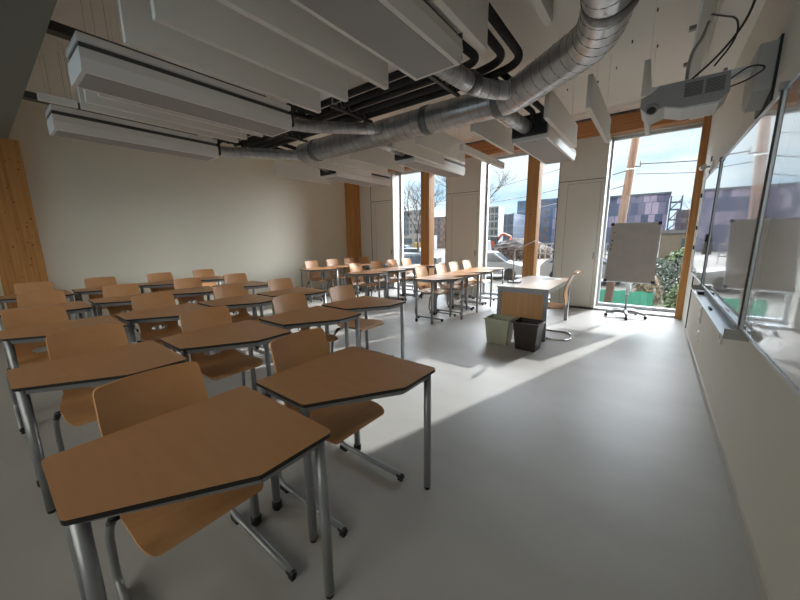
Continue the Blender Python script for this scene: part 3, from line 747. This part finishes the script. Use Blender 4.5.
# ------------------------------------------------------------------ outside
GZ = -0.8
struct(MB().box(-110, 60, YG+.12, 130, GZ-.5, GZ).build('ground', M['ground']), 'gravel ground outside the windows')
o = MB().box(-9, 5, YG+.3, 11.2, GZ, GZ+.02).build('pavement', M['asphalt']); struct(o, 'dark asphalt strip outside below the windows')
o = MB().box(-0.5, 8, 11.9, 16, GZ, GZ+.03).build('lawn', M['grass']); struct(o)

def gbox(m, *a): m.box(*a); return m
def building(name, label, x0, x1, y0, y1, z1, mt, wins=None, wm='bwin', roof=None):
    t = thing(name, label, 'building', ((x0+x1)/2, y0, GZ), 0, None); w = (x1-x0)/2
    MB().box(-w, w, 0, y1-y0, 0, z1-GZ).build('wall', M[mt], t)
    if roof: MB().box(-w-.15, w+.15, -.15, y1-y0, z1-GZ, z1-GZ+.25).build('roof', M[roof], t)
    if wins:
        nx, nz, fw, fh, zlo = wins; cw = 2*w/nx; ch = (z1-GZ-zlo)/nz
        for i in range(nx):
            for j in range(nz):
                cx = -w+(i+.5)*cw; cz = zlo+(j+.5)*ch
                MB().box(cx-cw*fw/2, cx+cw*fw/2, -.06, .05, cz-ch*fh/2, cz+ch*fh/2).build('window', M[wm], t)
    return t
building('apartment_block', 'blue and lilac chequered block seen over the flipchart', -14, 0.9, 60, 75, 7.0, 'pattern', roof='greyb')
building('apartment_block', 'white grid-fronted block beside the bare tree', -24.2, -21.4, 55, 57.5, 6.5, 'whiteb', (4, 5, .72, .72, 1.2))
building('apartment_block', 'dark navy block with pale window rows behind the excavator', -28.5, -22.6, 66, 76, 5.9, 'navy', (5, 5, .5, .35, 1.0), 'bwin')
building('apartment_block', 'tall blue-grey block behind the post of the middle window', -26.0, -16.8, 78, 90, 9.4, 'teal', (5, 5, .35, .55, 1.0), 'greyb')
building('apartment_block', 'dark grey block at the far end seen through the rear window', -56, -50.5, 70, 82, 8.3, 'greyb', (4, 5, .6, .55, 1.5))
building('apartment_block', 'white block with balconies seen through the rear window', -50.3, -46.2, 69, 80, 8.3, 'whiteb', (3, 5, .55, .55, 1.5), 'greyb')
building('apartment_block', 'pinkish block beside the rear window post', -40.5, -34.0, 62, 74, 5.8, 'brickb', (5, 4, .4, .5, 1.2))
building('apartment_block', 'pinkish brick block right behind the small beige house', 2.3, 11, 74, 84, 5.5, 'brickb', (8, 4, .4, .5, 1.2), 'greyb')
building('low_white_hall', 'low white building strip beyond the parked cars', -62, -34, 52, 56, 1.9, 'whiteb', (10, 1, .7, .5, .6))
t = building('small_house', 'small beige house with dark windows beyond the shrubs', 0.3, 5.5, 36, 42, 1.55, 'houseb', roof='roof')
for x in (-1.0, -.35, .9): MB().box(x-.22, x+.22, -.05, .05, 1.0, 1.9).build('window', M['bwin'], t)
t = thing('stair_tower', 'open steel stair tower attached beside the chequered block', 'stair tower', (1.0, 60.2, GZ))
for z in (1.4, 2.8, 4.2, 5.6, 6.6): MB().box(0, 1.35, 0, 1.5, z, z+.14).build('landing', M['steelb'], t)
for (x, y) in ((.1, .05), (1.28, .05), (.1, 1.4), (1.28, 1.4)): MB().box(x-.07, x+.07, y-.07, y+.07, 0, 7.5).build('stanchion', M['steelb'], t)
for k in range(4): MB().tube([(.15, 0, 1.5+k*1.4), (1.2, 0, 2.8+k*1.4)], .07, 6).build('stair_flight', M['steelb'], t)

# utility pole and wires
t = thing('utility_pole', 'tall weathered wooden utility pole standing outside the flipchart window', 'pole', (-.74, 11, GZ))
MB().tube([(-.20, 0, 0), (0.21, 0, 7.6)], [.105, .09], 16).build('pole_shaft', M['polewood'], t)
for z in (2.3, 2.46, 3.95): MB().tube([(-.20+.054*z, 0, z), (-.20+.054*z, 0, z+.025)], .108, 16).build('band', M['alu'], t)
MB().tube([(.10, -.05, 4.02), (.22, -.1, 4.0), (.22, -.1, 4.14)], .018, 8).build('insulator', M['vent'], t)
WG = 'overhead wires outside the windows'
def wire(a, b, sag, r, label):
    a = Vector(a); b = Vector(b); pts = []
    for k in range(17):
        u = k/16; p = a.lerp(b, u); p.z -= sag*4*u*(1-u); pts.append(p)
    o = MB().tube(pts, r, 6).build('overhead_wire', M['cable']); tag(o, label, 'wire', WG)
wire((-.52, 10.9, 3.26), (9, 12.5, 3.25), .12, .013, 'thick overhead wire, upper one running off from the pole')
wire((-.58, 10.9, 3.02), (9, 12.0, 2.70), .12, .009, 'thin overhead wire just under the thick one at the pole')
wire((-.82, 10.9, 3.12), (-16, 22, 4.6), .7, .012, 'overhead wire slanting past the middle window')
wire((-.82, 10.9, 2.75), (-16, 20, 2.9), .6, .010, 'lower overhead wire slanting past the middle window')
wire((-30, 34, 4.8), (-4, 30, 7.3), .5, .02, 'far overhead wire crossing above the navy block')

# bare trees
def bare_tree(loc, h, seed, label, spread=.5, r0=.16, depth=5):
    t = thing('bare_tree', label, 'tree', loc, 0, 'leafless trees outside'); rg = random.Random(seed)
    MB().tube([(0, 0, 0), (.03*h, 0, h*.2), (.02*h, 0, h*.38)], [r0, r0*.8, r0*.65], 8).build('trunk', M['bark'], t)
    m = MB()
    def grow(p, d, L, r, dep):
        q = p+d*L*.5+Vector((rg.uniform(-.05, .05), rg.uniform(-.05, .05), 0))*L; e = q+(d+Vector((rg.uniform(-.2, .2), rg.uniform(-.2, .2), .12))).normalized()*L*.5
        m.tube([p, q, e], [r, r*.8, r*.62], 4)
        if dep == 0: return
        for _ in range(3 if dep > 1 else 4):
            nd = (d+Vector((rg.gauss(0, spread), rg.gauss(0, spread), rg.uniform(-.1, .35)))).normalized()
            s = rg.choice((q, e, e)); grow(s, nd, L*rg.uniform(.62, .82), r*.55, dep-1)
    for k in range(4):
        a = k*PI/2+rg.uniform(0, 1); grow(Vector((.02*h, 0, h*.36)), Vector((math.cos(a)*.5, math.sin(a)*.5, 1)).normalized(), h*.2, r0*.55, depth)
    m.build('branches', M['bark'], t)
bare_tree((-11.3, 24, GZ), 8.2, 4, 'bare leafless tree beside the frame of the middle window', .55, .17)
bare_tree((-13.6, 19.5, GZ), 7.0, 9, 'bare leafless tree behind the post of the rear window', .5, .12, 4)
bare_tree((3.4, 46, GZ), 6.6, 5, 'bare reddish tree behind the small beige house', .5, .12, 4)

# shrubs and mounds
def shrub(loc, rx, ry, rz, n, ls, mt, label, seed, name='shrub'):
    t = thing(name, label, 'shrub', loc, 0, 'shrubs outside'); rg = random.Random(seed); m = MB()
    for _ in range(n):
        a = rg.uniform(0, 2*PI); u = rg.uniform(-.2, 1); rr = math.sqrt(max(0, 1-u*u))*rg.uniform(.55, 1.05)
        c = Vector((math.cos(a)*rr*rx, math.sin(a)*rr*ry, (u+.2)*rz/1.2))
        d1 = Vector((rg.gauss(0, 1), rg.gauss(0, 1), rg.gauss(0, 1))).normalized(); d2 = d1.orthogonal().normalized()
        s = ls*rg.uniform(.6, 1.3)
        vs = [m.bm.verts.new(c+v) for v in (-d1*s, d2*s*.5, d1*s, -d2*s*.5)]; m.bm.faces.new(vs)
    m.build('foliage', M[mt], t)
    m = MB()
    for k in range(6):
        a = k*1.05; m.tube([(0, 0, 0), (math.cos(a)*rx*.3, math.sin(a)*ry*.3, rz*.5), (math.cos(a)*rx*.6, math.sin(a)*ry*.6, rz*.85)], [.03, .02, .01], 5)
    m.build('stems', M['bark'], t)
shrub((.95, 14.6, GZ), .75, .8, 1.55, 1500, .07, 'leaf2', 'dark green bushy shrub beside the slim timber post', 1)
shrub((.85, 12.7, GZ), .48, .5, .85, 1100, .06, 'leaf', 'bright green low shrub in front of the dark one', 2)
shrub((-.05, 13.5, GZ), .40, .5, 1.0, 1100, .06, 'leaf3', 'dry straw-coloured bush right of the flipchart foot'.replace('right of', 'beside'), 3)
shrub((.2, 17.0, GZ), .8, .8, 1.3, 1200, .08, 'leaf2', 'dark shrub behind the dry straw-coloured bush', 4)
shrub((2.6, 26, GZ), 2.2, 1.5, 1.7, 1800, .14, 'leaf', 'wide green shrub mass in front of the small house', 5)
shrub((-12.6, 18.4, GZ), .9, .7, .9, 1200, .07, 'leaf', 'low green shrub beyond the post of the rear window', 6)
def mound(loc, rx, ry, h, mt, label, seed):
    rg = random.Random(seed); m = MB()
    bmesh.ops.create_icosphere(m.bm, subdivisions=4, radius=1)
    for v in m.bm.verts:
        n = rg.uniform(.94, 1.06); v.co = Vector((v.co.x*rx*n, v.co.y*ry*n, max(-.02, v.co.z)*h*n))
    o = m.build('soil_mound', M[mt], loc=loc); tag(o, label, 'soil mound', 'soil mounds')
mound((-11.8, 37, GZ), 3.6, 2.6, 2.0, 'soil', 'dark brown soil mound behind the excavator arm', 1)
mound((-8.2, 45, GZ), 2.6, 2, 1.0, 'soil', 'lower brown soil mound behind the teacher desk lamp', 2)
shrub((-11.2, 31.8, GZ), 2.4, .8, 1.2, 1500, .10, 'brush', 'brown leafless brushwood on the soil mound', 8)

# green netting fence
t = thing('net_fence', 'low green netting fence behind the flipchart foot', 'fence', (-1.6, 12.6, GZ))
m = MB()
n = 26
for i in range(n):
    x0 = i*1.75/n; x1 = (i+1)*1.75/n; y0 = .03*math.sin(i*1.3); y1 = .03*math.sin((i+1)*1.3)
    vs = [m.bm.verts.new(p) for p in ((x0, y0, .05), (x1, y1, .05), (x1, y1+.02, .50+.02*math.sin(i+1)), (x0, y0+.02, .50+.02*math.sin(i)))]; m.bm.faces.new(vs)
o = m.build('netting', M['net'], t)
for x in (.02, .6, 1.15, 1.73): MB().tube([(x, .04, 0), (x, .04, .62)], .018, 8).build('fence_post', M['vent'], t)
t = thing('white_railing', 'white railing fence seen beyond the middle window post', 'fence', (-9.4, 34, GZ))
MB().box(0, 6.5, 0, .08, 1.45, 1.6).box(0, 6.5, 0, .08, .55, .65).build('rail', M['whiteb'], t)
for k in range(14): MB().box(k*.5-.04, k*.5+.04, 0, .08, 0, 1.5).build('fence_post', M['whiteb'], t)

# vehicles
def car(loc, rz, mt, label, L=4.1, H=1.45, W=1.7, van=False):
    t = thing('parked_van' if van else 'parked_car', label, 'van' if van else 'car', loc, rz, 'vehicles outside')
    if van: prof = [(-L/2, .3), (L/2, .3), (L/2, .85), (L/2-.7, 1.1), (L/2-1.15, H), (-L/2, H)]
    else: prof = [(-L/2, .3), (L/2, .3), (L/2, .72), (L/2-.9, .92), (L/2-1.6, H), (-L/2+.85, H), (-L/2+.12, .95), (-L/2, .8)]
    m = MB(); m.prism(round_poly(prof, .10), -W/2, W/2, 'y'); m.build('body', M[mt], t)
    w = [(L/2-1.0, .95), (L/2-1.62, H-.10), (-L/2+.9, H-.10), (-L/2+.35, .97)] if not van else [(L/2-.78, 1.12), (L/2-1.2, H-.15), (L/2-2.2, H-.15), (L/2-2.2, 1.1)]
    for s in (-1, 1): MB().prism(w, s*W/2-.012, s*W/2+.012, 'y').build('side_window', M['carglass'], t)
    if not van:
        for (xa, za, xb, zb_) in ((L/2-.93, .96, L/2-1.53, H-.06), (-L/2+.17, 1.0, -L/2+.80, H-.06)):
            m = MB(); d = .02 if xa > 0 else -.02
            vs = [m.bm.verts.new(p) for p in ((xa+d, -W/2+.12, za), (xa+d, W/2-.12, za), (xb+d, W/2-.16, zb_), (xb+d, -W/2+.16, zb_))]; m.bm.faces.new(vs)
            vs2 = [m.bm.verts.new((v.co.x-d, v.co.y, v.co.z)) for v in vs]; m.bm.faces.new(list(reversed(vs2)))
            for k in range(4): m.bm.faces.new((vs[k], vs[(k+1) % 4], vs2[(k+1) % 4], vs2[k]))
            m.build('windscreen', M['carglass'], t)
    for x in (L/2-.75, -L/2+.75):
        for s in (-1, 1): MB().tube([(x, s*(W/2-.18), .31), (x, s*(W/2+.01), .31)], .31, 18).build('wheel', M['tyre'], t)
    return t
car((-7.3, 17.6, GZ), .25, 'carw', 'white parked car outside just beyond the window-end desks', 3.9)
car((-12.6, 27.5, GZ), -.9, 'carw', 'white van parked behind the white car', 4.6, 1.95, 1.8, True)
car((-15.3, 21.6, GZ), .3, 'cars', 'silver car outside the rear window, front one of the pair', 4.2)
car((-22.5, 29.5, GZ), .4, 'card', 'dark blue car outside the rear window, behind the silver one', 4.2)
car((-27.5, 31.5, GZ), -.3, 'carw', 'white car farther off at the frame side of the rear window', 4.2)
car((-10.6, 14.6, GZ), 1.2, 'cars', 'silver-grey car half hidden behind the window-end desk', 4.0)
car((-2.6, 18.3, GZ), .1, 'carw', 'white car low behind the flipchart beside the window frame', 3.9)
# excavator
t = thing('excavator', 'orange excavator with raised arm working on the soil heap', 'excavator', (-17.6, 43.5, GZ), .1)
MB().box(-1.1, .5, -.9, .9, .75, 1.7, .1).build('body', M['orange'], t)
MB().box(-.1, .75, -.8, .1, 1.1, 2.3, .06).build('cab', M['carglass'], t)
for s in (-1, 1): MB().box(-1.3, 1.3, s*.9-.22, s*.9+.22, 0, .65, .12).build('track', M['tyre'], t)
MB().tube(bend([(.4, 0, 1.5), (1.3, 0, 2.7), (2.4, 0, 2.2)], .4), .17, 8).build('boom', M['orange'], t)
MB().tube([(2.4, 0, 2.2), (2.0, 0, .9)], .12, 8).build('stick', M['orange'], t)
MB().box(1.7, 2.2, -.35, .35, .45, .95, .08).build('bucket', M['vent'], t)
t = thing('yellow_digger', 'small yellow digger seen through the rear window above the cars', 'digger', (-31.2, 46, GZ), .4)
MB().box(-.9, .9, -.7, .7, .6, 1.5, .1).build('body', M['digger_y'], t)
MB().box(-.2, .6, -.6, .2, 1.4, 2.3, .06).build('cab', M['carglass'], t)
MB().tube(bend([(.7, 0, 1.3), (1.6, 0, 2.5), (2.3, 0, 1.4)], .3), .14, 8).build('boom', M['digger_y'], t)
for s in (-1, 1): MB().box(-1.0, 1.0, s*.7-.18, s*.7+.18, 0, .6, .1).build('track', M['tyre'], t)

# ------------------------------------------------------------------ sky, sun, camera
SKY_FILL, SKY_BASE, SKY_FILL_REAR = 25.0, 1.32, 1.85
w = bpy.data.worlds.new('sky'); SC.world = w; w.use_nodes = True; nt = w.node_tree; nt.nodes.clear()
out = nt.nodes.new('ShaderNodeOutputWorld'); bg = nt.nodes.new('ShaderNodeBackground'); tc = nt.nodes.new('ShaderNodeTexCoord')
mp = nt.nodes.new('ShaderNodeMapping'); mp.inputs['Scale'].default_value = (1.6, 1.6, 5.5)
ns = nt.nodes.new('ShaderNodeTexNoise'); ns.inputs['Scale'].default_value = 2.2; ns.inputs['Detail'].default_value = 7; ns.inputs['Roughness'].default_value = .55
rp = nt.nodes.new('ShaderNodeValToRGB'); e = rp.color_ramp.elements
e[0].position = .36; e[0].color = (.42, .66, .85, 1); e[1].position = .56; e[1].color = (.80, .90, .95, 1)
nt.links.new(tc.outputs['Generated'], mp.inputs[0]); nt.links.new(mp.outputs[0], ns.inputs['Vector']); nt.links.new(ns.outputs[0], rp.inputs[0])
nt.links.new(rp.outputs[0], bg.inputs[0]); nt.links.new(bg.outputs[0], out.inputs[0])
# sky boosted high up, sunward and behind as added room fill, calmer towards horizon
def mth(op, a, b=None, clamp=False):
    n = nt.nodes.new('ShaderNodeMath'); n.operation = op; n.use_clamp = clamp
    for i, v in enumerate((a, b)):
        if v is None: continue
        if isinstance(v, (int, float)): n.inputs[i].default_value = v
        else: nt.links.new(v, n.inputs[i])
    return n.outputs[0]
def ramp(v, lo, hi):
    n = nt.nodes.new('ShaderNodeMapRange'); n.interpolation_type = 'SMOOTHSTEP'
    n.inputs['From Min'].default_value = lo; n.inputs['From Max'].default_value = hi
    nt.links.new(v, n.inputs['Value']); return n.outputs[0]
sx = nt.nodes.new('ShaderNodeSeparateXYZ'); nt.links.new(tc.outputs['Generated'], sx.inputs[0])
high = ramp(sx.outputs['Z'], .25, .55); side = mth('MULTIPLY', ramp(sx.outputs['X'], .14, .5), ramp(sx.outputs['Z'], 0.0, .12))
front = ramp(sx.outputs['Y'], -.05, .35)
sky_fill = mth('MULTIPLY', mth('MAXIMUM', high, side), front)
rear = mth('MULTIPLY', ramp(mth('MULTIPLY', sx.outputs['Y'], -1), .1, .5), ramp(sx.outputs['Z'], .0, .2))  # added boost that shines in through the windows behind the camera
strength = mth('ADD', mth('ADD', mth('MULTIPLY', sky_fill, SKY_FILL), SKY_BASE), mth('MULTIPLY', rear, SKY_FILL_REAR))
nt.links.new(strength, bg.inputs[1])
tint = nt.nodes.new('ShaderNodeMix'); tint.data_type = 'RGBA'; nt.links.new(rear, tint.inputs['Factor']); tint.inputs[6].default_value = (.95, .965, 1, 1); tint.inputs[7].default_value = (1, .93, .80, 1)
mx = nt.nodes.new('ShaderNodeMix'); mx.data_type = 'RGBA'; nt.links.new(mth('MAXIMUM', sky_fill, rear, True), mx.inputs['Factor'])
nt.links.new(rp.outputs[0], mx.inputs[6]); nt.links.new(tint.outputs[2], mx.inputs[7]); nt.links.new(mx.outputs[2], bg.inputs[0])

sun = bpy.data.lights.new('sun', 'SUN'); so = bpy.data.objects.new('sun', sun); COL.objects.link(so)
sun.energy = 6.0; sun.angle = math.radians(.6); sun.color = (1, .955, .9)
el = math.radians(25.7); dh = Vector((-.282, -.959))
d = Vector((dh.x*math.cos(el), dh.y*math.cos(el), -math.sin(el)))
so.rotation_euler = d.to_track_quat('-Z', 'Y').to_euler()

cam = bpy.data.cameras.new('camera'); co = bpy.data.objects.new('camera', cam); COL.objects.link(co)
cam.sensor_fit = 'HORIZONTAL'; cam.sensor_width = 36; cam.lens = 326.5/800*36; cam.clip_start = .02; cam.clip_end = 500
yaw, pit, rol = .6592, .1873, -.0134
fwd = Vector((-math.sin(yaw)*math.cos(pit), math.cos(yaw)*math.cos(pit), -math.sin(pit)))
r = Vector((math.cos(yaw), math.sin(yaw), 0)); u = r.cross(fwd)
r2 = r*math.cos(rol)+u*math.sin(rol); u2 = -r*math.sin(rol)+u*math.cos(rol)
mw = Matrix(((r2.x, u2.x, -fwd.x, 0), (r2.y, u2.y, -fwd.y, 0), (r2.z, u2.z, -fwd.z, 1.4545), (0, 0, 0, 1)))
co.matrix_world = mw
SC.camera = co
vs = SC.view_settings; vs.view_transform = 'Standard'; vs.look = 'None'; vs.gamma = 1; vs.use_curve_mapping = False; vs.exposure = 0.12
SC.cycles.max_bounces = 12; SC.cycles.diffuse_bounces = 8; SC.cycles.glossy_bounces = 6; SC.cycles.transparent_max_bounces = 12
SC.cycles.caustics_reflective = False; SC.cycles.sample_clamp_indirect = 6
SC.cycles.use_denoising = True
